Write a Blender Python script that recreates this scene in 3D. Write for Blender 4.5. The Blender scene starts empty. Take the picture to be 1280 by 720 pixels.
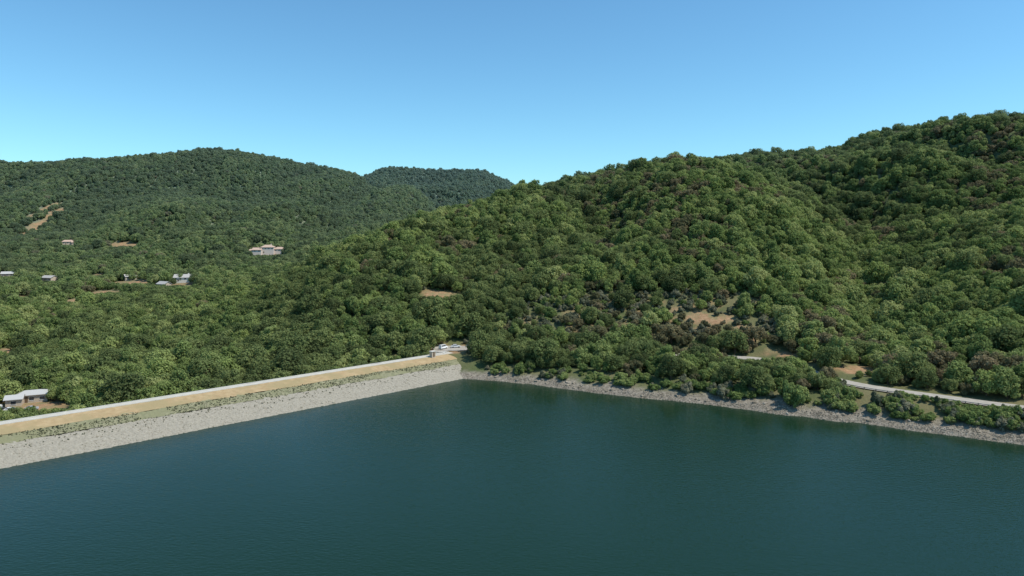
import bpy, math, random
import numpy as np
from mathutils import Vector, Matrix
random.seed(7); rng=np.random.default_rng(11)
S=bpy.context.scene
col=S.collection
CAMH=60.0; F=865.0; HOR=290.0

# ------------------------------------------------------------------ helpers
def link(o): col.objects.link(o); return o
def mesh_obj(name,verts,faces,mat=None,parent=None,smooth=False):
    me=bpy.data.meshes.new(name); me.from_pydata([tuple(v) for v in verts],[],[tuple(f) for f in faces]); me.update()
    if mat: me.materials.append(mat)
    if smooth:
        me.polygons.foreach_set("use_smooth",[True]*len(me.polygons))
    o=bpy.data.objects.new(name,me); link(o)
    if parent: o.parent=parent
    return o
def empty(name,loc,rz=0,label=None,cat=None,group=None):
    o=bpy.data.objects.new(name,None); o.empty_display_size=1; o.location=loc; o.rotation_euler=(0,0,rz); link(o)
    if label:o["label"]=label
    if cat:o["category"]=cat
    if group:o["group"]=group
    return o
def box(x0,x1,y0,y1,z0,z1):
    v=[(x0,y0,z0),(x1,y0,z0),(x1,y1,z0),(x0,y1,z0),(x0,y0,z1),(x1,y0,z1),(x1,y1,z1),(x0,y1,z1)]
    f=[(0,3,2,1),(4,5,6,7),(0,1,5,4),(1,2,6,5),(2,3,7,6),(3,0,4,7)]
    return v,f
def joinvf(lst):
    V=[];Fc=[]
    for v,f in lst:
        n=len(V); V+=list(v); Fc+=[tuple(i+n for i in q) for q in f]
    return V,Fc

# ------------------------------------------------------------------ noise
_tab=np.random.default_rng(3).random((256,256))
def vnoise(x,y,seed=0):
    x=np.asarray(x,float)+seed*17.31; y=np.asarray(y,float)+seed*9.77
    xi=np.floor(x).astype(int); yi=np.floor(y).astype(int); fx=x-xi; fy=y-yi
    fx=fx*fx*(3-2*fx); fy=fy*fy*(3-2*fy)
    a=_tab[xi%256,yi%256]; b=_tab[(xi+1)%256,yi%256]; c=_tab[xi%256,(yi+1)%256]; d=_tab[(xi+1)%256,(yi+1)%256]
    return (a*(1-fx)+b*fx)*(1-fy)+(c*(1-fx)+d*fx)*fy
def fbm(x,y,seed=0,o=3):
    t=0;a=1;n=0
    for i in range(o):
        t=t+a*vnoise(x*2**i,y*2**i,seed+i*5); n+=a; a*=.5
    return t/n
def sstep(a,b,x):
    t=np.clip((x-a)/(b-a),0,1); return t*t*(3-2*t)

# ------------------------------------------------------------------ terrain
SH_PX=[575,620,700,780,860,960,1040,1130,1200,1280]
SH_D=[282,279,266,253,243.7,229.6,220.9,210,203.5,194.7]
SH_U=[(p-640)/F for p in SH_PX]
def shoreD(u):
    u=np.asarray(u,float)
    left=302.6/(1-.9817*np.minimum(u,-.0751))
    mid=np.interp(u,SH_U,SH_D)
    right=310/(1+.8*np.maximum(u,.74))
    return np.where(u<SH_U[0],left,np.where(u>.74,right,mid))
# ridge-to-valley profiles along compass bearings (distance, ground height)
COLS={
-400:[(119,-8),(175,-8),(200,-5),(400,-3),(600,6),(800,30),(1000,75),(1250,160),(1500,170),(3300,120)],
0:[(155,-8),(205,-8),(230,-5),(400,-4),(550,0),(700,8),(850,24),(1000,60),(1150,118),(1300,183),(1600,150),(3300,110)],
100:[(160,-8),(215,-8),(240,-5),(400,-4),(550,1),(700,10),(850,28),(1000,64),(1150,124),(1300,192),(1600,160),(3300,110)],
180:[(170,-8),(230,-8),(255,-5),(400,-4),(550,2),(700,14),(850,36),(1000,72),(1180,140),(1350,208),(1650,170),(3300,110)],
265:[(180,-8),(250,-8),(275,-5),(400,-3),(550,5),(700,20),(850,46),(1000,82),(1200,150),(1400,229),(1700,180),(3300,110)],
330:[(200,-8),(260,-8),(285,-5),(330,-2),(400,8),(450,12),(550,10),(700,17),(850,37),(1000,72),(1200,138),(1420,214),(1700,170),(3300,110)],
400:[(220,-8),(265,-8),(295,-5),(345,10),(430,36),(500,40),(600,30),(700,24),(850,40),(1000,68),(1200,128),(1450,194),(1700,160),(3300,110)],
450:[(230,-8),(270,-8),(300,-4),(345,12),(425,40),(470,48),(560,42),(700,34),(880,48),(1100,90),(1430,172),(1700,150),(2000,205),(3300,110)],
480:[(236,-8),(275,-8),(303,-3),(345,14),(420,42),(480,55),(560,48),(700,40),(900,55),(1100,90),(1400,146),(1650,130),(2000,244),(2400,200),(3300,110)],
540:[(250,-8),(285,-3),(308,4),(335,10),(390,34),(450,54),(510,66),(600,58),(750,50),(1000,65),(1400,109),(1650,105),(2050,239),(2400,200),(3300,110)],
575:[(262,-5),(283,0),(300,5.5),(318,6.5),(335,8),(380,28),(450,52),(530,72),(640,64),(800,55),(1100,65),(1500,90),(2050,242),(2400,200),(3300,110)],
600:[(262,-5),(281,0),(299,5.5),(330,7),(390,32),(460,57),(560,77),(680,70),(850,60),(1100,65),(1500,85),(2050,241),(2400,200),(3300,110)],
650:[(256,-5),(274,0),(290,5),(315,7),(345,17),(400,38),(480,65),(560,82),(630,93),(750,86),(900,75),(1300,80),(2050,187),(3300,110)],
700:[(248,-5),(266,0),(282,5),(318,7),(355,22),(430,50),(540,82),(660,101),(800,95),(950,115),(1150,140),(1400,120),(3300,110)],
770:[(236,-5),(254.5,0),(270,5),(312,7),(350,22),(430,52),(550,86),(690,112),(820,108),(950,130),(1120,154),(1400,120),(3300,110)],
850:[(226,-5),(245,0),(260,5),(304,7),(345,24),(430,56),(570,94),(720,124),(820,130),(950,148),(1050,156),(1400,120),(3300,110)],
930:[(216,-5),(234,0),(249,5),(296,7),(340,26),(430,60),(590,100),(820,144),(1000,140),(3300,110)],
1000:[(206,-5),(225,0),(240,5),(285,7),(330,20),(420,50),(550,85),(700,122),(820,150),(1000,140),(3300,110)],
1045:[(202,-5),(220,0),(235,5),(255,7),(310,14),(400,34),(520,66),(680,114),(800,150),(1000,140),(3300,110)],
1080:[(198,-5),(216,0),(232,6),(245,6.8),(300,9),(380,22),(480,52),(620,100),(800,165),(1000,150),(3300,110)],
1130:[(192,-5),(210,0),(226,5.8),(240,6.5),(300,10),(380,30),(500,75),(650,120),(800,174),(1000,160),(3300,110)],
1200:[(185,-5),(203.5,0),(218,5.4),(230,6),(290,14),(380,42),(500,84),(650,130),(800,184),(1000,170),(3300,110)],
1280:[(177,-5),(194.7,0),(206,5.4),(218,6),(280,20),(360,50),(480,92),(620,135),(780,187),(1000,175),(3300,110)],
1500:[(155,-5),(173,0),(184,5.4),(195,6),(240,20),(330,50),(450,95),(600,140),(750,197),(1000,180),(3300,110)],
1800:[(135,-5),(150,0),(162,5.4),(175,6),(220,20),(310,50),(430,95),(580,140),(730,200),(1000,180),(3300,110)]}
sg=np.concatenate([np.arange(-60,400,2.0),np.arange(400,3300,8.0)])
ug=np.linspace(-1.4,1.4,561)
cu=[];cz=[]
for p in sorted(COLS):
    u=(p-640)/F; sd=float(shoreD(u)); a=np.array(COLS[p],float)
    z=np.interp(sg,a[:,0]-sd,a[:,1],left=-8)
    z=np.where(sg<a[0,0]-sd, np.interp(sg,[a[0,0]-sd-20,a[0,0]-sd],[-8,a[0,1]]), z)
    cu.append(u); cz.append(z)
cu=np.array(cu); cz=np.array(cz)
T=np.empty((len(ug),len(sg)))
for j in range(len(sg)): T[:,j]=np.interp(ug,cu,cz[:,j])
k=np.exp(-np.linspace(-2,2,11)**2); k/=k.sum()
Tp=np.pad(T,((5,5),(0,0)),'edge'); T=sum(k[i]*Tp[i:i+len(ug)] for i in range(11))
Dg=sg[None,:]+shoreD(ug)[:,None]
ZN=np.where(Dg<860,T,-9).max(1); ZF=np.where(Dg>=860,T,-9).max(1)

ROAD=np.array([(175,196,6.0),(160,210,6.0),(153,214.5,6.0),(140,225,6.2),(125,235,6.6),(118,243,6.8),(113,256,6.9),(112,272,7),(104,289,7),(85,296,7),(66,301,7),(45,307,7),(21.5,310,7),(0,318,6.8),(-18,322,6.5),(-32,318,6.4),(-33,308,6.4)],float)
def polydist(x,y,P):
    best=np.full(x.shape,1e9); bz=np.zeros(x.shape)
    for i in range(len(P)-1):
        ax,ay,az=P[i]; bx,by,bz_=P[i+1]; dx=bx-ax; dy=by-ay; L=dx*dx+dy*dy
        t=np.clip(((x-ax)*dx+(y-ay)*dy)/L,0,1)
        d=np.hypot(x-ax-t*dx,y-ay-t*dy); m=d<best
        best=np.where(m,d,best); bz=np.where(m,az+t*(bz_-az),bz)
    return best,bz
def spur(x,y): return np.abs(vnoise((x+.25*y)/115,y/300,9)-.5)*2
def spurfar(x,y): return np.abs(vnoise(x/150,y/420,14)-.5)*2
def H(x,y):
    x=np.atleast_1d(np.asarray(x,float)); y=np.atleast_1d(np.asarray(y,float))
    yy=np.maximum(y,1.0); u=x/yy; sd=shoreD(u); s=yy-sd
    uc=np.clip(u,-1.399,1.399); ui=(uc-ug[0])/(ug[1]-ug[0]); i=np.clip(ui.astype(int),0,len(ug)-2); fu=ui-i
    sc=np.clip(s,sg[0],sg[-1]-.01); j=np.clip(np.searchsorted(sg,sc,side='right')-1,0,len(sg)-2); fs=(sc-sg[j])/(sg[j+1]-sg[j])
    z=(T[i,j]*(1-fu)+T[i+1,j]*fu)*(1-fs)+(T[i,j+1]*(1-fu)+T[i+1,j+1]*fu)*fs
    rise=sstep(8,60,z)
    zn=np.interp(uc,ug,ZN); zf=np.interp(uc,ug,ZF)
    top=np.where(y<860,z/np.maximum(zn,20),z/np.maximum(zf,20))
    fade=1-.85*sstep(.74,.97,top)
    n1=fbm(x/95,y/95,1)-.5; n2=fbm(x/260,y/260,4,2)-.5
    add=rise*(n1*24+(spur(x,y)-.42)*38*sstep(330,520,y)*(1-sstep(700,860,y)))+n2*36*sstep(30,80,z)*sstep(760,1000,y)+(spurfar(x,y)-.45)*56*sstep(30,80,z)*sstep(860,1000,y)
    z=z+add*fade
    z=z+(fbm(x/7,y/7,21,2)-.5)*1.3*sstep(-3,1.5,z)
    d,rz=polydist(x,y,ROAD); w=1-sstep(4.5,10,d)
    z=z*(1-w)+(rz-.25)*w
    dc=np.hypot(x+24,y-318); w=(1-sstep(12,18,dc)); z=z*(1-w)+6.25*w
    p=(x+21)*(-.7007)+(y-282)*.7135; t=(x+21)*(-.7135)+(y-282)*(-.7007)
    inside=(p>-12)&(p<48)&(t>0)
    prof=np.interp(p,[-12,0,12,20,25,48],[-4.5,-1,2.5,4.6,4.6,-6])
    z=np.where(inside,np.minimum(z,prof-.3),z)
    return np.where(y<1,-8,z)
def h1(x,y): return float(H(x,y)[0])
def on_ground(px,py,dz=0):
    u=(px-640)/F; k_=(py-HOR)/F
    D=np.arange(150,2300,2.0); z=H(u*D,D)
    hit=np.where((z+dz>=CAMH-k_*D)&(D>float(shoreD(u))+30))[0]
    d=D[hit[0]] if len(hit) else 1300.0
    return u*d,d

BARE=[]   # x,y,rx,ry
SIGHT=[]  # open ground in front of yards: x,y,half width,length
for px,py,rx,ry,op in [(548,370,11,6,1),(532,378,5,3,1),(878,396,8,5,1),(895,404,8,5,1),(912,398,5,5,1),(925,412,6,4,1),(940,426,4,3,1),(1030,345,3,9,1),(88,378,12,40,1),(5,442,9,24,1),(52,278,9,80,1),(57,262,8,50,1),
                    (162,354,22,18,1),(216,357,24,14,1),(335,319,24,10,1),(85,306,14,10,1),(62,352,14,10,1),(10,346,12,10,1),(158,308,20,12,1),(655,362,3,3,1),(985,448,5,4,1),(1072,464,7,6,1),
                    (905,352,3,3,0),(962,440,4,3,1),(1120,320,3,6,0),(840,388,4,3,1),(135,366,18,9,1),(120,345,12,10,1),(30,372,10,12,1)]:
    x,y=on_ground(px,py); BARE.append((x,y,rx,ry))
    if op: SIGHT.append((x,y,rx*.95,min(110,y*.15)))
for x,y,hw,ln in[(21.5,310,6,40),(104,289,9,45),(96,292,5,40),(0,318,5,24),(70,300,3,30)]: SIGHT.append((x,y,hw,ln))
BARE+=[(-182,254,24,14),(-27,319,14,10)]
def bare(x,y):
    x=np.asarray(x);y=np.asarray(y); b=np.zeros(np.shape(x))
    wob=(fbm(x/6,y/6,31,3)-.5)*2.2
    for bx,by,rx,ry in BARE:
        q=np.hypot((x-bx)/rx,(y-by)/ry)+wob*.8
        b=np.maximum(b,1-sstep(.6,1.25,q))
    return b
def scrubby(x,y):
    return .85*np.exp(-((x-30)/45)**2-((y-345)/24)**2)+.8*np.exp(-((x-100)/30)**2-((y-330)/25)**2)

# ------------------------------------------------------------------ materials
def newmat(name):
    m=bpy.data.materials.new(name); m.use_nodes=True; nt=m.node_tree; nt.nodes.clear()
    out=nt.nodes.new("ShaderNodeOutputMaterial"); return m,nt,out
def N(nt,t,**kw):
    n=nt.nodes.new(t)
    for k_,v in kw.items(): setattr(n,k_,v)
    return n
def noise(nt,vec,scale,detail=3,rough=.5):
    n=N(nt,"ShaderNodeTexNoise"); n.inputs["Scale"].default_value=scale; n.inputs["Detail"].default_value=detail; n.inputs["Roughness"].default_value=rough
    nt.links.new(vec,n.inputs["Vector"]); return n.outputs["Fac"]
def ramp(nt,fac,stops,interp='LINEAR'):
    r=N(nt,"ShaderNodeValToRGB"); e=r.color_ramp.elements; r.color_ramp.interpolation=interp
    while len(e)>1: e.remove(e[-1])
    e[0].position=stops[0][0]; e[0].color=(*stops[0][1],1)
    for p,c in stops[1:]:
        q=e.new(p); q.color=(*c,1)
    nt.links.new(fac,r.inputs[0]); return r.outputs[0]
def mixc(nt,fac,a,b,mode='MIX'):
    m=N(nt,"ShaderNodeMix",data_type='RGBA',blend_type=mode)
    for idx,v in ((0,fac),(6,a),(7,b)):
        if isinstance(v,(int,float)): m.inputs[idx].default_value=v
        elif isinstance(v,tuple): m.inputs[idx].default_value=(*v,1)
        else: nt.links.new(v,m.inputs[idx])
    return m.outputs[2]
def haze_tint(nt,pos,c):  # distance haze painted into the base colour, growing with world Y
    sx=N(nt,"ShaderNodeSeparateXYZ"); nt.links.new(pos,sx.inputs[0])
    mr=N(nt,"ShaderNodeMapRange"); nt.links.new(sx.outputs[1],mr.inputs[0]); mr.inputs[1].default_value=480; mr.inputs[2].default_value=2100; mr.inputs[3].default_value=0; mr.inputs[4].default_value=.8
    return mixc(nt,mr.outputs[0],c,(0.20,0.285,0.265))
def principled(nt,out,c,rough=.9,spec=.2,bump=None,bs=.3,bd=.2):
    b=N(nt,"ShaderNodeBsdfPrincipled"); b.inputs["Roughness"].default_value=rough; b.inputs["Specular IOR Level"].default_value=spec
    if isinstance(c,tuple): b.inputs["Base Color"].default_value=(*c,1)
    else: nt.links.new(c,b.inputs["Base Color"])
    if bump is not None:
        bm=N(nt,"ShaderNodeBump"); bm.inputs["Strength"].default_value=bs; bm.inputs["Distance"].default_value=bd
        nt.links.new(bump,bm.inputs["Height"]); nt.links.new(bm.outputs[0],b.inputs["Normal"])
    nt.links.new(b.outputs[0],out.inputs[0]); return b
def geo(nt): return N(nt,"ShaderNodeNewGeometry").outputs["Position"]
def simple(name,c,rough=.8,spec=.3,var=.25,scale=1.5,metal=0):
    m,nt,out=newmat(name); p=geo(nt); n=noise(nt,p,scale,4)
    cc=mixc(nt,n,tuple(x*(1-var) for x in c),tuple(min(1,x*(1+var)) for x in c))
    b=principled(nt,out,cc,rough,spec,n,.2,.03); b.inputs["Metallic"].default_value=metal; return m
def leafmat(name,stops,g=1.0):
    m,nt,out=newmat(name); p=geo(nt)
    oi=N(nt,"ShaderNodeObjectInfo").outputs["Random"]
    big=noise(nt,p,.013,3); fine=noise(nt,p,.9,2)
    add=N(nt,"ShaderNodeMath",operation='MULTIPLY_ADD'); nt.links.new(big,add.inputs[0]); add.inputs[1].default_value=.9
    m2=N(nt,"ShaderNodeMath",operation='MULTIPLY_ADD'); nt.links.new(oi,m2.inputs[0]); m2.inputs[1].default_value=1.0; m2.inputs[2].default_value=-.42
    nt.links.new(m2.outputs[0],add.inputs[2])
    c=ramp(nt,add.outputs[0],[(a,(b[0]*g*1.0,b[1]*g*.97,b[2]*g*1.2)) for a,b in stops])
    br=ramp(nt,fine,[(.3,(.74,.74,.74)),(.7,(1.25,1.25,1.22))])
    c=mixc(nt,1.0,c,br,'MULTIPLY'); c=haze_tint(nt,p,c)
    d=N(nt,"ShaderNodeBsdfDiffuse"); nt.links.new(c,d.inputs[0])
    t=N(nt,"ShaderNodeBsdfTranslucent"); nt.links.new(c,t.inputs[0])
    mx=N(nt,"ShaderNodeMixShader"); mx.inputs[0].default_value=.42
    nt.links.new(d.outputs[0],mx.inputs[1]); nt.links.new(t.outputs[0],mx.inputs[2]); nt.links.new(mx.outputs[0],out.inputs[0])
    return m
G=3.0
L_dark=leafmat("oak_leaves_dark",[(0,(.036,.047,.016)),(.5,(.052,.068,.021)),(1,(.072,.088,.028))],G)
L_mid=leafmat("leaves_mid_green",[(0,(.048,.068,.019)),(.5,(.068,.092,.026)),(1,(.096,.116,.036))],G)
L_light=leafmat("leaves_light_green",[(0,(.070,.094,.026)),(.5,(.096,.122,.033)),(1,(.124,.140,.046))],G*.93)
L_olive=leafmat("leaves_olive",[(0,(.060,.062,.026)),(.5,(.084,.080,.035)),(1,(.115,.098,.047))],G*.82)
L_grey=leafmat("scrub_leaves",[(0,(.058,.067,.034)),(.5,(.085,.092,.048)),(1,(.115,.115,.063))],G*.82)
M_bark=simple("bark",(.10,.075,.05),.95,.1,.4,3)

def terrain_mat():
    m,nt,out=newmat("hill_ground"); p=geo(nt)
    a=N(nt,"ShaderNodeAttribute",attribute_name="bare").outputs["Fac"]; r=N(nt,"ShaderNodeAttribute",attribute_name="shore").outputs["Fac"]
    n=noise(nt,p,.06,5); nf=noise(nt,p,.7,5,.65); nm=noise(nt,p,.22,4,.6)
    under=mixc(nt,ramp(nt,n,[(.35,(0,0,0)),(.7,(1,1,1))]),(.08,.10,.04),(.15,.14,.07)); under=haze_tint(nt,p,under)
    dirt=mixc(nt,ramp(nt,nf,[(.3,(0,0,0)),(.7,(1,1,1))]),(.23,.135,.072),(.38,.25,.145))
    dirt=mixc(nt,ramp(nt,nm,[(.48,(0,0,0)),(.62,(1,1,1))]),dirt,(.21,.175,.09))
    rock=mixc(nt,ramp(nt,nf,[(.35,(0,0,0)),(.65,(1,1,1))]),(.14,.12,.092),(.29,.255,.205))
    c=mixc(nt,a,under,dirt); c=mixc(nt,r,c,rock)
    principled(nt,out,c,.95,.1,nf,.7,.6); return m
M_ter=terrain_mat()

def axis(*seg):
    return np.concatenate([np.arange(a,b,st,dtype=float) for a,b,st in seg])
ys=axis((-900,100,100),(100,340,2.2),(340,700,4.5),(700,1500,8),(1500,2600,16),(2600,6001,200))
xs=axis((-6000,-1700,215),(-1700,-900,16),(-900,-220,7),(-220,260,2.6),(260,900,7),(900,1700,20),(1700,6001,215))
X,Y=np.meshgrid(xs,ys); Z=H(X.ravel(),Y.ravel()); nx,ny=len(xs),len(ys)
co=np.stack([X.ravel(),Y.ravel(),Z],1)
idx=np.arange(nx*ny).reshape(ny,nx)
fa=np.stack([idx[:-1,:-1],idx[:-1,1:],idx[1:,1:],idx[1:,:-1]],-1).reshape(-1,4)
me=bpy.data.meshes.new("terrain"); me.vertices.add(len(co)); me.vertices.foreach_set("co",co.ravel())
me.loops.add(fa.size); me.loops.foreach_set("vertex_index",fa.ravel().astype(np.int32))
me.polygons.add(len(fa)); me.polygons.foreach_set("loop_start",np.arange(0,fa.size,4,dtype=np.int32))
me.update(calc_edges=True); me.polygons.foreach_set("use_smooth",np.ones(len(fa),bool))
bv=np.maximum(bare(co[:,0],co[:,1]),np.clip(scrubby(co[:,0],co[:,1])*1.5-.3,0,.5)*(fbm(co[:,0]/11,co[:,1]/11,91,2)>.52))
def sval(x,y):
    yy=np.maximum(y,1.0); return yy-shoreD(x/yy)
sv=sval(co[:,0],co[:,1]); wob=(fbm(co[:,0]/8,co[:,1]/8,41,2)-.5)*6
shore=(1-sstep(6,9,sv+wob))*(co[:,2]<8)
bank=(sv>4)&(sv<30)&(co[:,0]/np.maximum(co[:,1],1)>.47)
bv=np.where(bank,np.maximum(bv,.15),bv)
at=me.attributes.new("bare",'FLOAT','POINT'); at.data.foreach_set("value",bv.astype(np.float32))
at=me.attributes.new("shore",'FLOAT','POINT'); at.data.foreach_set("value",shore.astype(np.float32))
me.materials.append(M_ter); ter=link(bpy.data.objects.new("hills",me)); ter["kind"]="structure"

# ------------------------------------------------------------------ water
def water_mat():
    m,nt,out=newmat("reservoir_water"); p=geo(nt)
    mp=N(nt,"ShaderNodeMapping"); nt.links.new(p,mp.inputs[0]); mp.inputs["Rotation"].default_value=(0,0,.5); mp.inputs["Scale"].default_value=(1,2.4,1)
    w1=noise(nt,mp.outputs[0],.7,3,.6); w2=noise(nt,mp.outputs[0],.16,2)
    ad=N(nt,"ShaderNodeMath",operation='MULTIPLY_ADD'); nt.links.new(w2,ad.inputs[0]); ad.inputs[1].default_value=.4; nt.links.new(w1,ad.inputs[2])
    big=noise(nt,p,.010,3)
    c=mixc(nt,big,(.006,.023,.011),(.009,.029,.014))
    b=principled(nt,out,c,.07,.5,ad.outputs[0],.45,.18); b.inputs["IOR"].default_value=1.24
    rr=N(nt,"ShaderNodeMapRange"); nt.links.new(noise(nt,p,.018,3),rr.inputs[0]); rr.inputs[1].default_value=.35; rr.inputs[2].default_value=.65; rr.inputs[3].default_value=.04; rr.inputs[4].default_value=.10
    nt.links.new(rr.outputs[0],b.inputs["Roughness"])
    return m
DX,DY=-.7135,-.7007; PX_,PY_=-.7007,.7135
def dam(t,p,z=0): return (-21+DX*t+PX_*p,282+DY*t+PY_*p,z)
pts=[dam(420,4)[:2],dam(0,4)[:2]]
for u in list(np.array(SH_U[1:]))+[.85,1.0,1.3,1.8,3.0]:
    d=float(shoreD(u))+5; pts.append((u*d,d))
pts+=[(600,-170),(600,-800),(-800,-800),(-800,-300)]
water=mesh_obj("water",[(a,b,0) for a,b in pts],[tuple(range(len(pts)))],water_mat()); water["kind"]="structure"
if water.data.polygons[0].normal.z<0: water.data.flip_normals()

# ------------------------------------------------------------------ dam
def bandmat(name,c1,c2,scale,bs=.6,bd=.3,c3=None):
    m,nt,out=newmat(name); p=geo(nt); n=noise(nt,p,scale,5,.65); n2=noise(nt,p,.12,3)
    c=mixc(nt,ramp(nt,n,[(.35,(0,0,0)),(.66,(1,1,1))]),c1,c2)
    if c3: c=mixc(nt,ramp(nt,n2,[(.48,(0,0,0)),(.62,(1,1,1))]),c,c3)
    principled(nt,out,c,.95,.15,n,bs,bd); return m
M_rip=bandmat("riprap_rubble",(.24,.215,.17),(.34,.31,.25),1.8,.8,.25)
M_scrub=bandmat("scrub_covered_rubble",(.15,.155,.085),(.27,.25,.16),.9,1,.3,(.20,.195,.11))
M_dirt=bandmat("dry_dirt",(.32,.225,.12),(.40,.30,.17),.5,.4,.2,(.30,.235,.125))
M_crest=bandmat("pale_gravel_road",(.42,.39,.33),(.50,.47,.41),.6,.2,.05)
M_grass=bandmat("dry_grass_slope",(.12,.11,.05),(.28,.22,.12),.5,.6,.3)
M_asph=bandmat("worn_asphalt",(.29,.265,.22),(.38,.345,.295),.5,.15,.03)
M_conc=simple("concrete",(.50,.48,.43),.85,.2,.12,2)
damroot=empty("earth_dam",dam(150,20,0),0,"long straight earth embankment dam with pale rubble face and dirt crest","dam")
def addp(o,root):
    o.parent=root; o.matrix_parent_inverse=Matrix.Translation(-Vector(root.location)); return o
E0=-14
def strip(name,p0,z0,p1,z1,mat,step=.9,nr=8,rough=.0,ends=(E0,420)):
    ts=np.arange(ends[0],ends[1]+.1,step); V=[];Fc=[]
    for i in range(nr+1):
        f=i/nr; ww=(vnoise(ts/6,ts*0+p0+f*3,7)-.5)*1.0
        for t,w in zip(ts,ww):
            x,y,_=dam(t,p0+(p1-p0)*f+w,0)
            V.append((x,y,z0+(z1-z0)*f+w*(z1-z0)/max(.1,abs(p1-p0))+(random.random()-.5)*rough))
    n=len(ts)
    for i in range(nr):
        for j in range(n-1): Fc.append((i*n+j,(i+1)*n+j,(i+1)*n+j+1,i*n+j+1))
    o=mesh_obj(name,V,Fc,mat)
    if o.data.polygons[0].normal.z<0: o.data.flip_normals()
    return addp(o,damroot)
strip("riprap_face",-7,-2.2,11.0,3.45,M_rip,nr=22,rough=.25,step=.7)
strip("scrub_band",10.8,3.42,15.6,4.85,M_scrub,nr=6,rough=.2)
strip("dirt_band",15.3,4.82,21.7,6.25,M_dirt,nr=4,rough=.1)
def flat(name,p0,p1,z,mat,thick=.25,ends=(E0,420)):
    V=[];Fc=[]; ts=np.arange(ends[0],ends[1]+.1,6)
    for t in ts:
        for p,zz in((p0,z-thick),(p0,z),(p1,z),(p1,z-thick)): V.append(dam(t,p,zz))
    for i in range(len(ts)-1):
        for a in range(3): Fc.append((4*i+a,4*i+a+1,4*(i+1)+a+1,4*(i+1)+a))
    return addp(mesh_obj(name,V,Fc,mat),damroot)
flat("crest_road",21.5,24.4,6.35,M_crest,.6)
flat("crest_kerb",24.45,24.7,6.55,M_conc,.9)
strip("downstream_slope",24.75,6.2,48,-6,M_grass,nr=10,rough=.25,step=2)

# ------------------------------------------------------------------ roads
def road(name,P,w,mat,dz=.12):
    Q=[]
    for i in range(len(P)-1):
        a=np.array(P[i]);b=np.array(P[i+1]); n=max(2,int(np.linalg.norm(b-a)/3))
        for k_ in range(n): Q.append(a+(b-a)*k_/n)
    Q.append(np.array(P[-1])); Q=np.array(Q)
    for _ in range(4): Q[1:-1]=(Q[:-2]+Q[1:-1]*2+Q[2:])/4
    V=[];Fc=[]
    for i,q in enumerate(Q):
        d=Q[min(i+1,len(Q)-1)]-Q[max(i-1,0)]; d/=np.hypot(d[0],d[1]); n=(-d[1],d[0])
        for s_ in(-1,1):
            V.append((q[0]+n[0]*w/2*s_,q[1]+n[1]*w/2*s_,q[2]+dz))
    for i in range(len(Q)-1): Fc.append((2*i,2*i+1,2*i+3,2*i+2))
    o=mesh_obj(name,V,Fc,mat)
    if o.data.polygons[0].normal.z<0:o.data.flip_normals()
    o["kind"]="structure"; return Q
RQ=road("road",ROAD,7.4,M_asph)
V=[(-27+10*math.cos(2*math.pi*i/28),318.5+7*math.sin(2*math.pi*i/28),6.58) for i in range(28)]
pk=mesh_obj("parking_pad",V,[tuple(range(28))],M_asph); pk["kind"]="structure"

M_gal=simple("galvanised_steel",(.26,.26,.25),.6,.4,.2,2,.2); M_wood=simple("weathered_wood",(.2,.16,.12),.9,.1,.3,4)
gr=[q for q in RQ if q[1]<246]; gp=[]
for i,q in enumerate(gr):
    d=gr[min(i+1,len(gr)-1)]-gr[max(i-1,0)]; d/=np.hypot(d[0],d[1]); n=(-d[1],d[0])
    s_=1 if n[1]<0 else -1
    gp.append((q[0]+n[0]*4.0*s_,q[1]+n[1]*4.0*s_,q[2]-.1))
groot=empty("guard_rail",gp[len(gp)//2],0,"long galvanised steel guard rail on wooden posts beside road","guard rail")
V=[];Fc=[]
for g in gp:
    for dx,z in((0,.48),(.07,.54),(0,.6),(.07,.66),(0,.72)): V.append((g[0],g[1]-dx,g[2]+z))
for i in range(len(gp)-1):
    for a in range(4): Fc.append((5*i+a,5*i+a+1,5*i+a+6,5*i+a+5))
addp(mesh_obj("rail",V,Fc,M_gal),groot)
for g in gp:
    v,f=box(g[0]-.1,g[0]+.1,g[1]+.02,g[1]+.22,g[2]-.5,g[2]+.75); addp(mesh_obj("post",v,f,M_wood),groot)

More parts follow.
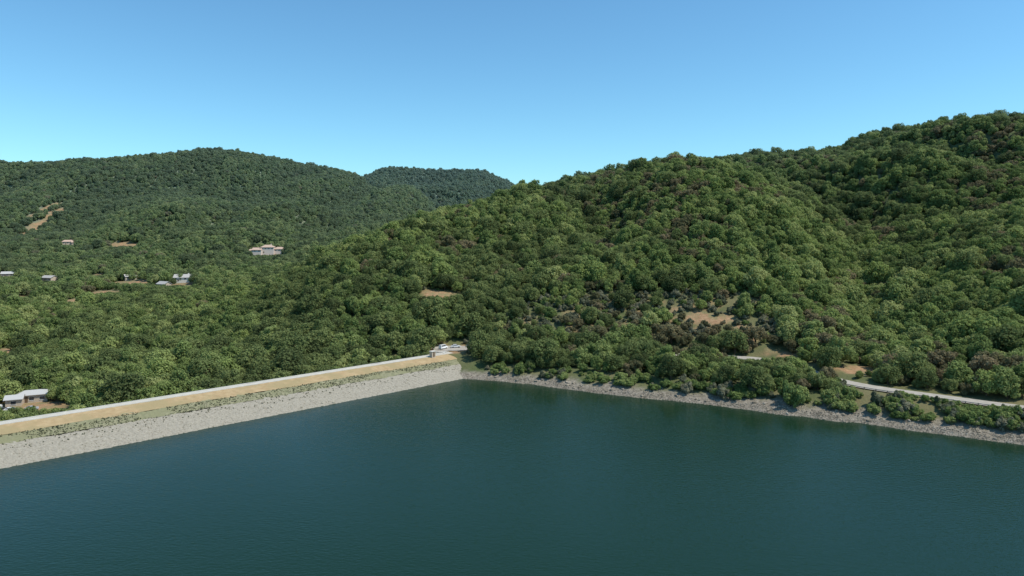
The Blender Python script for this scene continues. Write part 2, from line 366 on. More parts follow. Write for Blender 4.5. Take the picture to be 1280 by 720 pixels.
# ------------------------------------------------------------------ trees
def tube(pts,rad,n=7):
    V=[];Fc=[]
    for i,(p,r) in enumerate(zip(pts,rad)):
        p=Vector(p); d=(Vector(pts[min(i+1,len(pts)-1)])-Vector(pts[max(i-1,0)])).normalized()
        a=d.orthogonal().normalized(); b=d.cross(a)
        for k_ in range(n):
            t=2*math.pi*k_/n; V.append(p+a*r*math.cos(t)+b*r*math.sin(t))
    for i in range(len(pts)-1):
        for k_ in range(n): Fc.append((i*n+k_,i*n+(k_+1)%n,(i+1)*n+(k_+1)%n,(i+1)*n+k_))
    return V,Fc
def make_tree(R,Ht,base,nl,nleaf,leaf,seed,mat,nm,trunk=True,top=0):
    r=np.random.default_rng(seed); hz=(Ht-base)/2; cz_=base+hz
    C=[(0,0,cz_,R*.5)]; sx,sy=r.uniform(.8,1.15),r.uniform(.8,1.15)
    for i in range(nl):
        ph=i*2.39996+r.random()*1.4; zz=1-2*(i+.5)/nl; zz=max(zz,-.75); rr=math.sqrt(1-zz*zz); f=r.uniform(.42,.92)
        taper=1-top*max(0,zz)
        C.append((sx*R*f*rr*math.cos(ph)*taper,sy*R*f*rr*math.sin(ph)*taper,cz_+hz*min(f,.8)*zz+r.uniform(-.6,.6),R*r.uniform(.18,.40)*(1-.35*top*max(0,zz))))
    C=np.array(C); w=C[:,3]**2; w/=w.sum()
    M=nleaf*4; li=r.choice(len(C),M,p=w); d=r.normal(size=(M,3)); d/=np.linalg.norm(d,axis=1)[:,None]
    pos=C[li,:3]+d*(C[li,3]*(.68+.55*r.random(M)))[:,None]
    dist=np.linalg.norm(pos[:,None,:]-C[None,:,:3],axis=2)/C[None,:,3]; dist[np.arange(M),li]=9
    ok=(dist.min(1)>.80)&(pos[:,2]>base*.6); pos=pos[ok][:nleaf]; d=d[ok][:nleaf]; n_=len(pos)
    nrm=d+r.normal(size=(n_,3))*.4; nrm[:,2]+=.3; nrm/=np.linalg.norm(nrm,axis=1)[:,None]
    a=np.cross(nrm,r.normal(size=(n_,3))); a/=np.linalg.norm(a,axis=1)[:,None]; b=np.cross(nrm,a)
    sa=(leaf*(.5+.7*r.random(n_)))[:,None]; sb=(leaf*(.35+.5*r.random(n_)))[:,None]
    V=np.stack([pos-a*sa,pos-b*sb+nrm*.06,pos+a*sa,pos+b*sb+nrm*.06],1).reshape(-1,3)
    Fc=np.arange(len(V)).reshape(-1,4)
    me=bpy.data.meshes.new(nm+"_crown"); me.from_pydata(V.tolist(),[],Fc.tolist()); me.materials.append(mat)
    tm=None
    if trunk:
        parts=[tube([(0,0,-1),(0,0,.3),(r.uniform(-.2,.2),r.uniform(-.2,.2),Ht*.25),(r.uniform(-.4,.4),r.uniform(-.4,.4),Ht*.55),(0,0,Ht*.8)],[.5,.38,.3,.2,.06])]
        for i in range(1,min(len(C),8)):
            c=C[i]; parts.append(tube([(0,0,Ht*.2+.1*i),(c[0]*.4,c[1]*.4,(c[2]+Ht*.25)/2),(c[0]*.9,c[1]*.9,c[2])],[.17,.12,.04],5))
        v,f=joinvf(parts); tm=bpy.data.meshes.new(nm+"_trunk"); tm.from_pydata([tuple(q) for q in v],[],f); tm.materials.append(M_bark)
    return me,tm
KINDS=[
 (5.0,9.5,1.0,26,2800,.40,L_dark,"oak_tree","broad dark green oak tree with rounded dense crown",0),
 (4.4,8.6,.8,22,2600,.38,L_dark,"oak_tree","dark green oak tree with lumpy crown on wooded slope",0),
 (4.6,10.0,1.0,24,2800,.40,L_mid,"broadleaf_tree","mid green broadleaf tree with clumped leafy crown",.25),
 (3.7,8.0,.8,18,2300,.36,L_mid,"broadleaf_tree","mid green leafy tree with uneven crown",.1),
 (4.3,9.0,.8,22,2600,.38,L_light,"bay_tree","bright light green bay tree with full crown",.2),
 (3.5,7.0,.6,16,2100,.34,L_olive,"buckeye_tree","olive brown tree with drying leaves on hillside",.1),
 (2.6,3.4,.1,12,1300,.32,L_grey,"scrub_bush","grey green scrub bush on dry slope",0),
 (3.3,8.8,.6,18,2300,.34,L_mid,"broadleaf_tree","tall narrow green tree rising above its neighbours",.5),
 (2.3,3.2,.1,12,1300,.30,L_mid,"shoreline_bush","rounded green bush growing among shoreline rocks",0),
]
MESH=[make_tree(k_[0],k_[1],k_[2],k_[3],k_[4],k_[5],100+i,k_[6],k_[7],i not in(6,8),k_[9]) for i,k_ in enumerate(KINDS)]

def jgrid(x0,x1,y0,y1,sp):
    gx,gy=np.meshgrid(np.arange(x0,x1,sp),np.arange(y0,y1,sp)); gx=gx.ravel(); gy=gy.ravel()
    return gx+rng.uniform(-.48,.48,gx.shape)*sp, gy+rng.uniform(-.48,.48,gy.shape)*sp
segs=[jgrid(-600,700,190,520,4.5),jgrid(-900,1000,520,900,5.0),jgrid(-1200,1250,900,1560,6.0),jgrid(-500,500,1560,2250,8.0)]
szs=[.84,.87,.92,1.12]
A=dict(x=np.concatenate([s_[0] for s_ in segs]),y=np.concatenate([s_[1] for s_ in segs]),sc=np.concatenate([np.full(len(s_[0]),z) for s_,z in zip(segs,szs)]))
def filt(m):
    for k_ in A: A[k_]=A[k_][m]
A['px']=640+F*A['x']/A['y']; filt((A['px']>-170)&(A['px']<1450))
x,y=A['x'],A['y']
A['z']=H(x,y); A['s']=sval(x,y); A['p']=(x+21)*PX_+(y-282)*PY_; A['t']=(x+21)*DX+(y-282)*DY
A['dr']=polydist(x,y,ROAD)[0]; A['bare']=bare(x,y); A['scr']=scrubby(x,y)
ok=np.where(A['t']<0,(A['s']>9.5+5*vnoise(x/12,y/12,71))&(A['z']>1.6),A['p']>34)
ok&=A['dr']>np.where(A['px']>1040,8.5,5.4)
ok&=~((A['px']>1050)&(A['s']<24))
ok&=np.hypot((x+26)/15,(y-318)/11)>1
ok&=~((A['px']>548)&(A['px']<592)&(A['s']<34))
ok&=rng.random(len(x))>A['bare']*1.0
ok&=~((A['scr']>.35)&(fbm(x/12,y/12,55,2)>.72))
filt(ok)
uu=np.linspace(-1.05,1.05,260); DD=np.arange(150,2300,6.0)
UU,DDg=np.meshgrid(uu,DD,indexing='ij'); HH=H((UU*DDg).ravel(),DDg.ravel()).reshape(UU.shape)
rm=np.maximum.accumulate((HH+3-CAMH)/DDg,axis=1)
iu=np.clip(np.round((A['x']/A['y']-uu[0])/(uu[1]-uu[0])).astype(int),0,259); idd=np.clip(((A['y']-25-150)/6).astype(int),0,len(DD)-1)
filt((A['z']+13*A['sc']-CAMH)/A['y']>rm[iu,idd]-.012)
x,y,z=A['x'],A['y'],A['z']; n=len(x); q=fbm(x/60,y/60,77,2); r=rng.random(n)
kind=np.where(r<.19,0,np.where(r<.36,1,np.where(r<.56,2,np.where(r<.76,3,np.where(r<.88,4,np.where(r<.94,5,7))))))
sp_=np.where(y<860,spur(x,y),spurfar(x,y))
kind=np.where((q>.55)&(rng.random(n)<.5),rng.choice([2,3,4,4,7],n),kind)
kind=np.where((sp_>.55)&(rng.random(n)<.6),rng.choice([2,3,4,4,5,7],n),kind)
kind=np.where((sp_<.18)&(rng.random(n)<.65),rng.choice([0,1],n),kind)
kind=np.where((x>120)&(y>260)&(y<520)&(rng.random(n)<.5),rng.choice([2,3,4,4],n),kind)
kind=np.where((x<60)&(x>-130)&(y<480)&(A['scr']<.3)&(rng.random(n)<.3),rng.choice([0,1],n),kind)
kind=np.where((fbm(x/40,y/40,88,2)>.55)&(x>-50)&(y<900)&(rng.random(n)<.5),5,kind)
kind=np.where((A['scr']>.3)&(rng.random(n)<.5),6,kind)
sc=A['sc']*np.clip(rng.lognormal(-.06,np.where(y<900,.31,.18),n),.45,1.75)*np.where(A['scr']>.3,.8,1)*np.where((A['s']<60)&(A['px']>600),.9,1.0)
sc*=np.where((A['s']<18)&(A['px']>600),.75,1)
rot=rng.uniform(0,6.283,n); zsc=sc*rng.uniform(.82,1.08,n)
keep=np.ones(n,bool)
for (bx,by,hw,ln) in SIGHT+[(-183,254,22,45),(-27,318,9,30)]:
    bz=h1(bx,by)+.6; f=y/by; sx=bx*f
    inc=(y<by+4)&(y>by-ln)&(np.abs(x-sx)<hw*1.0+rng.uniform(-4,2,n))
    allow=(CAMH+(bz-CAMH)*f-z)/9.5*rng.uniform(.85,1.12,n)
    mx=np.where(inc,allow,9); keep&=~(mx<.22); sc=np.minimum(sc,np.maximum(mx,.28)); zsc=np.minimum(zsc,np.maximum(mx,.26))
for k_ in A: A[k_]=A[k_][keep]
x,y,z,kind,sc,zsc,rot=[a[keep] for a in(x,y,z,kind,sc,zsc,rot)]; n=len(x)
ex,ey=jgrid(-80,190,300,420,3.4); es=scrubby(ex,ey); eb=bare(ex,ey); m=((es>.3)|((eb>.05)&(eb<.9)))&(rng.random(len(ex))<.6)&(eb<.9)&(polydist(ex,ey,ROAD)[0]>6)&(np.hypot((ex+26)/15,(ey-318)/11)>1); ex,ey=ex[m],ey[m]; ne=len(ex)
for k_,v_ in dict(x=ex,y=ey,z=H(ex,ey),px=640+F*ex/ey,s=sval(ex,ey),sc=np.ones(ne),scr=es[m],p=ex*0,t=ex*0-1,dr=ex*0+9,bare=ex*0).items(): A[k_]=np.concatenate([A[k_],v_])
x,y,z=A['x'],A['y'],A['z']; kind=np.concatenate([kind,np.where(rng.random(ne)<.75,6,8)]); e_=rng.uniform(.3,.85,ne); sc=np.concatenate([sc,e_]); zsc=np.concatenate([zsc,e_]); rot=np.concatenate([rot,rng.uniform(0,6,ne)]); n=len(x)
print("TREES",n)
# how much of every tree shows over the ones in front of it and the dam crest
KR=np.array([k_[0] for k_ in KINDS]); KH=np.array([k_[1] for k_ in KINDS])
bins=np.full(1300,-1e9)
for b in range(0,590):
    u=(b-640)/F; dd=float(shoreD(u))+24.7/(PX_*u+PY_); bins[b]=(6.5-CAMH)/dd*F
show=np.zeros(n)
for i in np.argsort(y):
    rpx=KR[kind[i]]*sc[i]*F/y[i]; c0=A['px'][i]; a0=int(max(0,c0-rpx)); a1=int(min(1299,c0+rpx))
    if a1<=a0: continue
    b=np.arange(a0,a1+1); w_=np.sqrt(np.maximum(0,1-((b-c0)/max(rpx,.5))**2))
    topz=z[i]+KH[kind[i]]*zsc[i]*(.45+.5*w_); top=(topz-CAMH)/y[i]*F; bot=(z[i]-CAMH)/y[i]*F
    vis=np.maximum(0,top-np.maximum(bins[a0:a1+1],bot)); show[i]=vis.sum(); bins[a0:a1+1]=np.maximum(bins[a0:a1+1],top)
crowns={}
def place(kidx,x,y,z,s,zs,rz,lab=None):
    k_=KINDS[kidx]; cm,tm=MESH[kidx]
    if tm is None:
        o=bpy.data.objects.new(k_[7],cm); o.location=(x,y,z-.1); o.rotation_euler=(0,0,rz); o.scale=(s,s,zs); link(o)
        o["label"]=lab or k_[8]; o["category"]="bush"; o["group"]="bushes on the banks and dry slopes"; crowns.setdefault(kidx,o); return o
    root=bpy.data.objects.new(k_[7],None); root.location=(x,y,z-.1); root.rotation_euler=(0,0,rz); root.scale=(s,s,zs); link(root)
    root["label"]=lab or k_[8]; root["category"]="tree"; root["group"]="trees covering the slopes around the reservoir"
    for nm,mm in(("trunk",tm),("crown",cm)):
        o=bpy.data.objects.new(nm,mm); o.parent=root; link(o)
        if nm=="crown": crowns.setdefault(kidx,o)
    return root
isbush=(kind==6)|(kind==8)
indiv=np.zeros(n,bool); indiv[np.argsort(-np.where(isbush,0,show))[:294]]=True; indiv[np.argsort(-np.where(isbush,show,0))[:15]]=True
for i in np.where(indiv)[0]: place(int(kind[i]),x[i],y[i],z[i],sc[i],zsc[i],rot[i])
for kk in range(9):
    if kk not in crowns:
        i=np.where((kind==kk)&~indiv)[0]; i=i[np.argmax(show[i])]; indiv[i]=True; place(kk,x[i],y[i],z[i],sc[i],zsc[i],rot[i])
nb=0
while nb<272:
    px=random.uniform(607,1300) if random.random()<.4 else random.uniform(1035,1300); u=(px-640)/F
    s_=random.uniform(5,22) if px>960 else random.uniform(5.5,12)
    d=float(shoreD(u))+s_; bx,by=u*d,d
    if polydist(np.array([bx]),np.array([by]),ROAD)[0][0]<5.5: continue
    if vnoise(bx/9,by/9,66)<.22: continue
    s0=random.uniform(.45,1.1)*(.74 if px>1045 and s_>11 else 1); place(8 if random.random()<.8 else 6,bx,by,h1(bx,by),s0,s0*random.uniform(.8,1.2),random.uniform(0,6)); nb+=1
for px,s_,s0,kk in[(992,5,1.45,8),(1000,8,1.25,8),(1040,9,1.15,8),(985,9,1.2,8),(1062,12,1.0,8),(1250,8,.9,8)]:
    u=(px-640)/F; d=float(shoreD(u))+s_; place(kk,u*d,d,h1(u*d,d),s0,s0*1.5,px,"large rounded willow like bush at the waterline")

def gn_scatter(name,P,variant,scale,rot_,sources):
    me=bpy.data.meshes.new(name); me.vertices.add(len(P)); me.vertices.foreach_set("co",np.asarray(P,float).ravel())
    a=me.attributes.new("variant",'INT','POINT'); a.data.foreach_set("value",variant.astype(np.int32))
    a=me.attributes.new("size",'FLOAT_VECTOR','POINT'); a.data.foreach_set("vector",np.asarray(scale,np.float32).ravel())
    a=me.attributes.new("turn",'FLOAT_VECTOR','POINT'); a.data.foreach_set("vector",np.asarray(rot_,np.float32).ravel())
    o=link(bpy.data.objects.new(name,me)); g=bpy.data.node_groups.new(name,'GeometryNodeTree')
    g.interface.new_socket("Geometry",in_out='INPUT',socket_type='NodeSocketGeometry'); g.interface.new_socket("Geometry",in_out='OUTPUT',socket_type='NodeSocketGeometry')
    gi=g.nodes.new("NodeGroupInput"); go=g.nodes.new("NodeGroupOutput"); jn=g.nodes.new("GeometryNodeJoinGeometry")
    def attr(nm,tp):
        q=g.nodes.new("GeometryNodeInputNamedAttribute"); q.data_type=tp; q.inputs[0].default_value=nm; return q.outputs["Attribute"]
    va=attr("variant",'INT'); sa=attr("size",'FLOAT_VECTOR'); ra=attr("turn",'FLOAT_VECTOR')
    for k_,src in sources.items():
        cp=g.nodes.new("FunctionNodeCompare"); cp.data_type='INT'; cp.operation='EQUAL'
        g.links.new(va,cp.inputs[2]); cp.inputs[3].default_value=k_
        oi=g.nodes.new("GeometryNodeObjectInfo"); oi.inputs[0].default_value=src; oi.transform_space='ORIGINAL'; oi.inputs["As Instance"].default_value=True
        ip=g.nodes.new("GeometryNodeInstanceOnPoints")
        g.links.new(gi.outputs[0],ip.inputs["Points"]); g.links.new(cp.outputs[0],ip.inputs["Selection"]); g.links.new(oi.outputs["Geometry"],ip.inputs["Instance"])
        g.links.new(ra,ip.inputs["Rotation"]); g.links.new(sa,ip.inputs["Scale"]); g.links.new(ip.outputs[0],jn.inputs[0])
    g.links.new(jn.outputs[0],go.inputs[0])
    md=o.modifiers.new("scatter",'NODES'); md.node_group=g; o["kind"]="stuff"; return o
m=~indiv
gn_scatter("forest",np.stack([x[m],y[m],z[m]-.1],1),kind[m],np.stack([sc[m],sc[m],zsc[m]],1),np.stack([0*rot[m],0*rot[m],rot[m]],1),{k_:crowns[k_] for k_ in range(9)})

# ------------------------------------------------------------------ boulders
def boulder_mesh(seed,mat):
    import bmesh
    bm=bmesh.new(); bmesh.ops.create_icosphere(bm,subdivisions=2,radius=1); r=np.random.default_rng(seed)
    pl=r.normal(size=(9,3)); pl/=np.linalg.norm(pl,axis=1)[:,None]; dd=r.uniform(.55,.85,9)
    for v in bm.verts:
        c=np.array(v.co)
        for p_,d_ in zip(pl,dd):
            t=c@p_
            if t>d_: c=c-p_*(t-d_)
        v.co=Vector(c*np.array([1,.8,.62]))
    me=bpy.data.meshes.new("boulder"); bm.to_mesh(me); bm.free(); me.materials.append(mat); return me
def rockmat(name,c1,c2):
    m,nt,out=newmat(name); p=geo(nt); oi=N(nt,"ShaderNodeObjectInfo").outputs["Random"]; nz=noise(nt,p,2.5,4); bg_=noise(nt,p,.15,3)
    c=mixc(nt,oi,c1,c2); c=mixc(nt,1.0,c,ramp(nt,nz,[(.3,(.8,.8,.8)),(.7,(1.1,1.1,1.1))]),'MULTIPLY')
    c=mixc(nt,1.0,c,ramp(nt,bg_,[(.35,(.8,.78,.72)),(.65,(1.1,1.1,1.1))]),'MULTIPLY'); principled(nt,out,c,.95,.15); return m
M_r1=rockmat("pale_quarry_rock",(.25,.225,.178),(.37,.34,.275)); M_r2=rockmat("brown_grey_shore_rock",(.15,.13,.10),(.34,.30,.245))
bms=[boulder_mesh(i,M_r1) for i in(1,2,3)]+[boulder_mesh(i,M_r2) for i in(4,5,6)]
srcs={}
for i in range(30):
    u=random.uniform(-.05,.74); d=float(shoreD(u))+random.uniform(-.3,5); s0=random.uniform(.6,1.0)
    k_=3+i%3; o=bpy.data.objects.new("boulder",bms[k_]); o.location=(u*d,d,h1(u*d,d)+.1); o.scale=(s0,s0,s0); o.rotation_euler=(0,0,random.uniform(0,6)); link(o)
    o["label"]="angular brown grey boulder at the waterline"; o["category"]="rock"; o["group"]="boulders along the shore"; srcs.setdefault(k_,o)
for i in range(12):
    t=random.uniform(5,140); p_=random.uniform(.5,9); q_=dam(t,p_,.315*p_); s0=random.uniform(.45,.7)
    o=bpy.data.objects.new("boulder",bms[i%3]); o.location=q_; o.scale=(s0,s0,s0); o.rotation_euler=(0,0,random.uniform(0,6)); link(o)
    o["label"]="pale quarry boulder on the rubble face of the dam"; o["category"]="rock"; o["group"]="boulders on the dam face"; srcs.setdefault(i%3,o)
nr=17000; t=rng.uniform(-8,260,nr); p_=rng.uniform(-1.5,10.8,nr)+rng.normal(0,.5,nr)
Pa=np.stack([-21+DX*t+PX_*p_,282+DY*t+PY_*p_,p_*.314+rng.uniform(-.2,.0,nr)],1); s1=rng.uniform(.09,.20,nr)*rng.uniform(.7,1.4,nr)
nr2=10000; u=rng.uniform(-.085,.95,nr2); sp=np.abs(rng.normal(0,3.2,nr2))-.8; d=shoreD(u)+sp; bx,by=u*d,d
kp=(polydist(bx,by,ROAD)[0]>4.5)&(sp<8.5)
bx,by=bx[kp],by[kp]; Pb=np.stack([bx,by,H(bx,by)],1); s2=(rng.uniform(.12,.32,nr2)*rng.uniform(.6,1.3,nr2))[kp]
P=np.concatenate([Pa,Pb]); s_=np.concatenate([s1,s2]); var=np.concatenate([rng.integers(0,3,len(Pa)),rng.integers(3,6,len(Pb))])
gn_scatter("loose_rocks",P,var,np.stack([s_,s_,s_],1),rng.uniform(-.5,6.2,(len(P),3))*np.array([.15,.15,1]),srcs)
nw=4200; t=rng.uniform(-5,260,nw); p_=np.concatenate([rng.uniform(10.8,15.6,nw*7//8),rng.uniform(7,11,nw-nw*7//8)])
kp=(vnoise(t/9,p_/3,5)>.36); t,p_=t[kp],p_[kp]; zz=np.interp(p_,[0,10.9,15.5,20.4],[0,3.44,4.84,6.0]); s_=rng.uniform(.04,.10,len(t))
P=np.stack([-21+DX*t+PX_*p_,282+DY*t+PY_*p_,zz-.05],1)
gn_scatter("weeds",P,np.full(len(t),6),np.stack([s_,s_,s_*.9],1),np.stack([0*t,0*t,t*7],1),{6:crowns[6]})

# ------------------------------------------------------------------ buildings
M_glass=simple("window_glass",(.03,.04,.05),.1,.6,.1,1)
def walls(name,c): return simple(name,c,.85,.2,.08,1)
M_white=walls("cream_stucco",(.64,.60,.52)); M_pink=walls("pale_pink_stucco",(.64,.55,.48)); M_tan=walls("tan_siding",(.44,.37,.29))
M_rgrey=simple("grey_shingle_roof",(.38,.36,.335),.85,.2,.15,2); M_rlight=simple("light_metal_roof",(.42,.41,.39),.6,.4,.06,1); M_rterra=simple("pale_clay_tile_roof",(.44,.32,.25),.85,.2,.2,2); M_rdark=simple("dark_shingle_roof",(.17,.16,.15),.9,.2,.2,2)
M_door=simple("painted_door",(.12,.08,.05),.6,.3,.1,2); M_trim=simple("white_trim",(.7,.69,.66),.6,.3,.05,2)
def wing(root,x0,y0,L,W,h,rh,mw,mr,win=3,door=False,chim=False,hip=0):
    v,f=box(x0-L/2,x0+L/2,y0-W/2,y0+W/2,-2.5,h)
    if not hip:
        n0=len(v); v+=[(x0-L/2,y0,h+rh),(x0+L/2,y0,h+rh)]; f=[q for q in f if q!=(4,5,6,7)]+[(4,n0,7),(5,6,n0+1)]
    mesh_obj("wall",v,f,mw,root)
    e=.6; k_=rh/(W/2); t=.22
    if hip:
        xa,xb,ya,yb=x0-L/2-e,x0+L/2+e,y0-W/2-e,y0+W/2+e
        v=[(xa,ya,h+.02),(xb,ya,h+.02),(xb,yb,h+.02),(xa,yb,h+.02),(xa,ya,h+.2),(xb,ya,h+.2),(xb,yb,h+.2),(xa,yb,h+.2),(xa+hip,y0,h+rh),(xb-hip,y0,h+rh)]
        f=[(0,3,2,1),(0,1,5,4),(1,2,6,5),(2,3,7,6),(3,0,4,7),(4,5,9,8),(6,7,8,9),(5,6,9),(7,4,8)]
    else:
        v=[];f=[]
        for s_ in(-1,1):
            b=len(v)
            for X_ in(x0-L/2-e,x0+L/2+e):
                for yy,zz in((y0+s_*(W/2+e),h-k_*e+.05),(y0,h+rh+.05)):
                    v+=[(X_,yy,zz),(X_,yy,zz+t)]
            f+=[(b,b+2,b+6,b+4),(b+1,b+5,b+7,b+3),(b,b+4,b+5,b+1),(b,b+1,b+3,b+2),(b+4,b+6,b+7,b+5)]
    ro=mesh_obj("roof",v,f,mr,root)
    if chim:
        v,f=box(x0+L*.2,x0+L*.2+1,y0+.6,y0+1.6,h,h+rh+1.2); mesh_obj("chimney",v,f,mw,ro)
    for i in range(win):
        wx=x0-L/2+L*(i+.5)/win
        for s_ in(-1,1):
            yy=y0+s_*(W/2)
            v,f=box(wx-.75,wx+.75,min(yy,yy+s_*.05),max(yy,yy+s_*.05),h-1.9,h-.7); wo=mesh_obj("window",v,f,M_glass,root)
            v,f=joinvf([box(wx-.9,wx+.9,min(yy,yy+s_*.1),max(yy,yy+s_*.1),h-2.05,h-1.92),box(wx-.9,wx+.9,min(yy,yy+s_*.1),max(yy,yy+s_*.1),h-.68,h-.55)]); mesh_obj("frame",v,f,M_trim,wo)
    if door:
        yy=y0-W/2; v,f=box(x0-L/2+L/win-.5,x0-L/2+L/win+.5,yy-.06,yy,0,2.1); mesh_obj("door",v,f,M_door,root)
def house(px,py,rz,wings,label,cat="house",gx=None,dz=0):
    X_,Y_=gx if gx else on_ground(px,py)
    root=empty("house",(X_,Y_,h1(X_,Y_)+.5+dz),rz,label,cat)
    for w in wings: wing(root,**w)
    return root
house(0,0,.45,[dict(x0=0,y0=0,L=10,W=7,h=2.6,rh=1.4,mw=M_tan,mr=M_rlight,win=3,door=True,hip=3),dict(x0=-5,y0=-5,L=5,W=5,h=2.4,rh=1.0,mw=M_tan,mr=M_rlight,win=1)],"low tan house with light grey roof behind the dam",gx=(-184,266),dz=-.3)
house(0,0,.1,[dict(x0=0,y0=0,L=9,W=6,h=2.5,rh=1.2,mw=M_tan,mr=M_rdark,win=3,door=True)],"small tan outbuilding with dark shingle roof",gx=(-199,268),dz=-.3)
house(0,0,-.2,[dict(x0=0,y0=0,L=8,W=6,h=2.5,rh=1.4,mw=M_white,mr=M_rgrey,win=2,door=True)],"small cream house with grey gabled roof behind the dam",gx=(-193,279),dz=-.6)
house(230,353,.2,[dict(x0=0,y0=0,L=16,W=9,h=3.6,rh=2.6,mw=M_white,mr=M_rgrey,win=4,door=True,chim=True),dict(x0=11,y0=-3,L=9,W=7,h=3.0,rh=2.0,mw=M_white,mr=M_rgrey,win=2,hip=3)],"pale house with grey gabled roof in a clearing",dz=.5)
house(205,360,-.5,[dict(x0=0,y0=0,L=11,W=7,h=3.0,rh=2.0,mw=M_tan,mr=M_rgrey,win=2,door=True)],"small tan house with grey roof beside a driveway",dz=.3)
house(335,318,.15,[dict(x0=0,y0=0,L=15,W=11,h=6.8,rh=3,mw=M_pink,mr=M_rterra,win=4,door=True,chim=True,hip=5),dict(x0=-11,y0=-4,L=10,W=9,h=4.0,rh=2.4,mw=M_pink,mr=M_rterra,win=2),dict(x0=13,y0=2,L=12,W=9,h=4.6,rh=2.6,mw=M_pink,mr=M_rterra,win=3,hip=4),dict(x0=21,y0=-4,L=7,W=7,h=3.2,rh=2,mw=M_pink,mr=M_rterra,win=1,hip=3),dict(x0=-19,y0=1,L=7,W=7,h=3.0,rh=2,mw=M_pink,mr=M_rterra,win=1,hip=3)],"large pale pink stucco mansion with hipped clay tile roofs",dz=1)
house(85,307,.5,[dict(x0=0,y0=0,L=13,W=8,h=3.4,rh=2.4,mw=M_tan,mr=M_rterra,win=3,door=True,hip=3),dict(x0=8,y0=-5,L=7,W=6,h=2.8,rh=1.8,mw=M_tan,mr=M_rterra,win=1)],"tan house with reddish roof on wooded hillside",dz=.5)
house(62,352,-.3,[dict(x0=0,y0=0,L=13,W=8,h=3.0,rh=2.0,mw=M_tan,mr=M_rgrey,win=3,door=True)],"tan house with grey roof among trees",dz=.3)
house(90,354,.5,[dict(x0=0,y0=0,L=10,W=7,h=3.0,rh=2,mw=M_white,mr=M_rgrey,win=2,door=True,hip=3)],"small pale house with hipped grey roof among trees",dz=.3)
house(10,347,.4,[dict(x0=0,y0=0,L=11,W=7,h=3.0,rh=2,mw=M_tan,mr=M_rlight,win=3,door=True)],"tan house with light roof among trees",dz=.3)
house(163,350,.8,[dict(x0=0,y0=0,L=11,W=7,h=3.0,rh=1.9,mw=M_tan,mr=M_rgrey,win=3,door=True)],"tan barn like house by a pale dirt yard",dz=.2)

hx,hy,_=dam(-1,21.6); hut=empty("control_hut",(hx+1.2,hy+.2,6.3),.78,"small tan block control hut at the end of the dam crest","hut")
v,f=box(-1.0,1.0,-.9,.9,-.5,2.2); mesh_obj("wall",v,f,M_tan,hut)
v,f=box(-1.2,1.2,-1.1,1.1,2.2,2.4); mesh_obj("roof",v,f,M_conc,hut)
v,f=box(-.4,.4,-.96,-.903,0,1.95); mesh_obj("door",v,f,M_door,hut)
gx_,gy_,_=dam(-8,22.8); gate=empty("road_gate",(gx_,gy_,6.4),-.78+math.pi/2,"white steel swing gate across the crest road","gate")
for s_ in(-2.4,2.4):
    v,f=tube([(s_,0,-.4),(s_,0,1.3)],[.09,.09],8); mesh_obj("post",v,f,M_trim,gate)
v,f=joinvf([tube([(-2.4,0,.35),(2.4,0,.35)],[.04,.04],6),tube([(-2.4,0,.75),(2.4,0,.75)],[.04,.04],6),tube([(-2.4,0,1.15),(2.4,0,1.15)],[.04,.04],6)]); mesh_obj("bar",v,f,M_trim,gate)
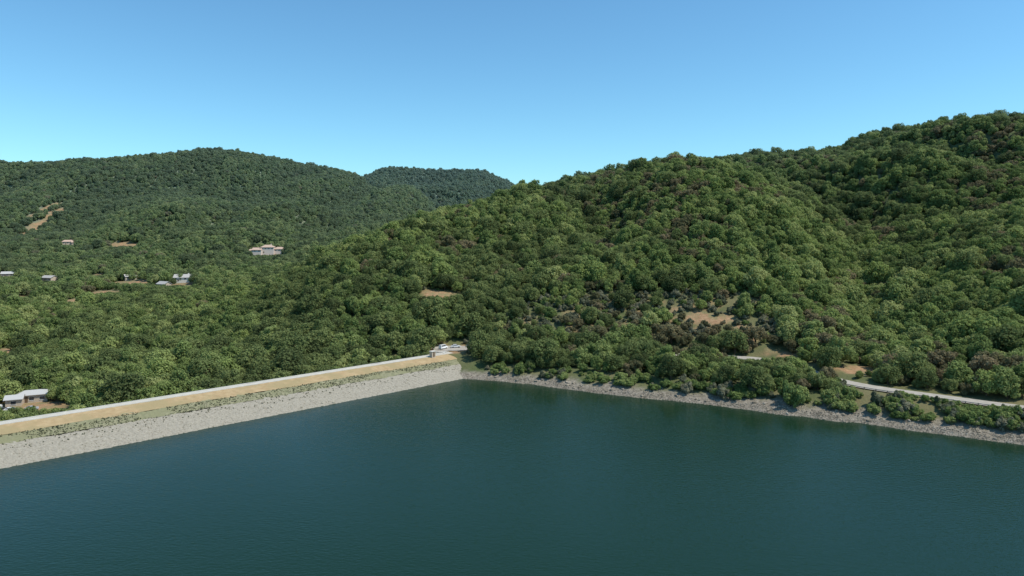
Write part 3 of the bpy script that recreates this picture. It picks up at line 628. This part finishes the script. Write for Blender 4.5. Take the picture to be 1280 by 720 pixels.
# ------------------------------------------------------------------ cars
def carpaint(nm,c):
    m,nt,out=newmat(nm); b=principled(nt,out,mixc(nt,noise(nt,geo(nt),2),c,tuple(a*.92 for a in c)),.3,.5); b.inputs["Coat Weight"].default_value=.6; return m
M_tyre=simple("tyre_rubber",(.02,.02,.02),.9,.2,.1,4); M_lamp=simple("headlamp_glass",(.7,.7,.66),.2,.5,.02,4); M_rim=simple("alloy_rim",(.4,.4,.41),.35,.5,.05,4,.6)
def car(loc,rz,paint,label,van=False):
    root=empty("parked_car",loc,rz,label,"van" if van else "car","cars parked beside roads and houses")
    if van: prof=[(-2.3,.35),(-2.35,.9),(-2.25,1.15),(-2.2,1.95),(.9,1.98),(1.5,1.2),(2.25,1.0),(2.4,.75),(2.38,.35)]
    else: prof=[(-2.15,.3),(-2.2,.75),(-2.1,.98),(-1.75,1.02),(-1.15,1.45),(.25,1.47),(1.0,1.0),(1.9,.88),(2.2,.7),(2.2,.3)]
    def ext(pr,w,wt):
        V=[];n=len(pr)
        for s_ in(-1,1):
            for a,b in pr: V.append((a,s_*(w if b<1.05 else wt),b))
        Fc=[tuple(range(n))[::-1],tuple(range(n,2*n))]+[(i,(i+1)%n,n+(i+1)%n,n+i) for i in range(n)]
        return V,Fc
    V,Fc=ext(prof,.9,.72); mesh_obj("body",V,Fc,paint,root)
    if van: g=[(-1.9,1.2),(-1.9,1.8),(.8,1.8),(1.33,1.2)]
    else: g=[(-1.55,1.06),(-1.1,1.38),(.2,1.4),(.82,1.06)]
    for s_ in(-1,1):
        V=[(a,s_*.915 if b<1.1 else s_*.75,b) for a,b in g]; mesh_obj("window",V,[(0,1,2,3)],M_glass,root)
    if not van:
        mesh_obj("windscreen",[(.30,-.66,1.46),(.30,.66,1.46),(.98,.78,1.06),(.98,-.78,1.06)],[(0,1,2,3)],M_glass,root)
        mesh_obj("rear_window",[(-1.2,-.66,1.46),(-1.2,.66,1.46),(-1.74,.78,1.07),(-1.74,-.78,1.07)],[(3,2,1,0)],M_glass,root)
    else:
        mesh_obj("windscreen",[(.97,-.68,1.94),(.97,.68,1.94),(1.52,.8,1.24),(1.52,-.8,1.24)],[(0,1,2,3)],M_glass,root)
    for wx in(-1.35,1.35):
        for s_ in(-1,1):
            V,Fc=tube([(wx,s_*.72,.33),(wx,s_*.93,.33)],[.33,.33],14); Fc.append(tuple(range(14,28))); w=mesh_obj("wheel",V,Fc,M_tyre,root)
            V=[(wx+.19*math.cos(a*math.pi/5),s_*.935,.33+.19*math.sin(a*math.pi/5)) for a in range(10)]; mesh_obj("rim",V,[tuple(range(10))],M_rim,w)
    for s_ in(-.62,.62):
        xx=2.38 if van else 2.19
        v,f=box(xx,xx+.04,s_-.18,s_+.18,.58,.72); mesh_obj("headlight",v,f,M_lamp,root)
P_w=carpaint("white_car_paint",(.75,.75,.74)); P_s=carpaint("silver_car_paint",(.42,.43,.44)); P_b=carpaint("dark_car_paint",(.03,.035,.045))
car((-26,320,6.6),.2,P_w,"white car parked on the pale pad at the dam end")
car((-19,321.5,6.65),.1,P_s,"silver car parked beside a white car")
car((-31.5,316.5,6.6),1.0,P_w,"white van parked near the crest gate",True)
for i,(a,b,pt,lb) in enumerate([(-181,250,P_w,"white car parked in the yard behind the dam"),(-186,251,P_b,"dark car parked in the yard behind the dam"),(-175,252,P_s,"silver car parked in the yard behind the dam"),(-190,254,P_w,"white van parked beside the low house"),(-194,257,P_b,"dark car parked beside a white van"),(-184,246,P_s,"silver car parked on pale dirt lot")]):
    car((a,b,h1(a,b)+.1),.3+.1*i,pt,lb,i==3)
# ------------------------------------------------------------------ light, sky, camera
AZ=math.radians(104); EL=math.radians(56)
w=bpy.data.worlds.new("World"); S.world=w; w.use_nodes=True; nt=w.node_tree; bg=nt.nodes["Background"]
sky=nt.nodes.new("ShaderNodeTexSky"); sky.sky_type='NISHITA'; sky.sun_disc=False; sky.sun_elevation=EL; sky.sun_rotation=AZ
sky.air_density=1.0; sky.dust_density=.3; sky.ozone_density=1.0; sky.altitude=100
tint=nt.nodes.new("ShaderNodeMix"); tint.data_type='RGBA'; tint.blend_type='MULTIPLY'; tint.inputs[0].default_value=1; tint.inputs[7].default_value=(.60,.99,1.12,1)
nt.links.new(sky.outputs[0],tint.inputs[6]); nt.links.new(tint.outputs[2],bg.inputs[0]); bg.inputs[1].default_value=.15
sd=Vector((math.sin(AZ)*math.cos(EL),math.cos(AZ)*math.cos(EL),math.sin(EL)))
L=bpy.data.lights.new("sun",'SUN'); L.energy=5.0; L.angle=math.radians(.5); L.color=(1,.95,.86)
lo=link(bpy.data.objects.new("sun",L)); lo.rotation_euler=sd.to_track_quat('Z','Y').to_euler(); lo.location=(0,0,400)
cam=bpy.data.cameras.new("camera"); cam.sensor_width=36; cam.lens=F/1280*36; cam.shift_y=-70/1280; cam.clip_end=12000; cam.clip_start=1
c=link(bpy.data.objects.new("camera",cam)); c.location=(0,0,CAMH); c.rotation_euler=(math.pi/2,0,0); S.camera=c
S.view_settings.view_transform='Standard'; S.view_settings.look='None'; S.view_settings.exposure=0
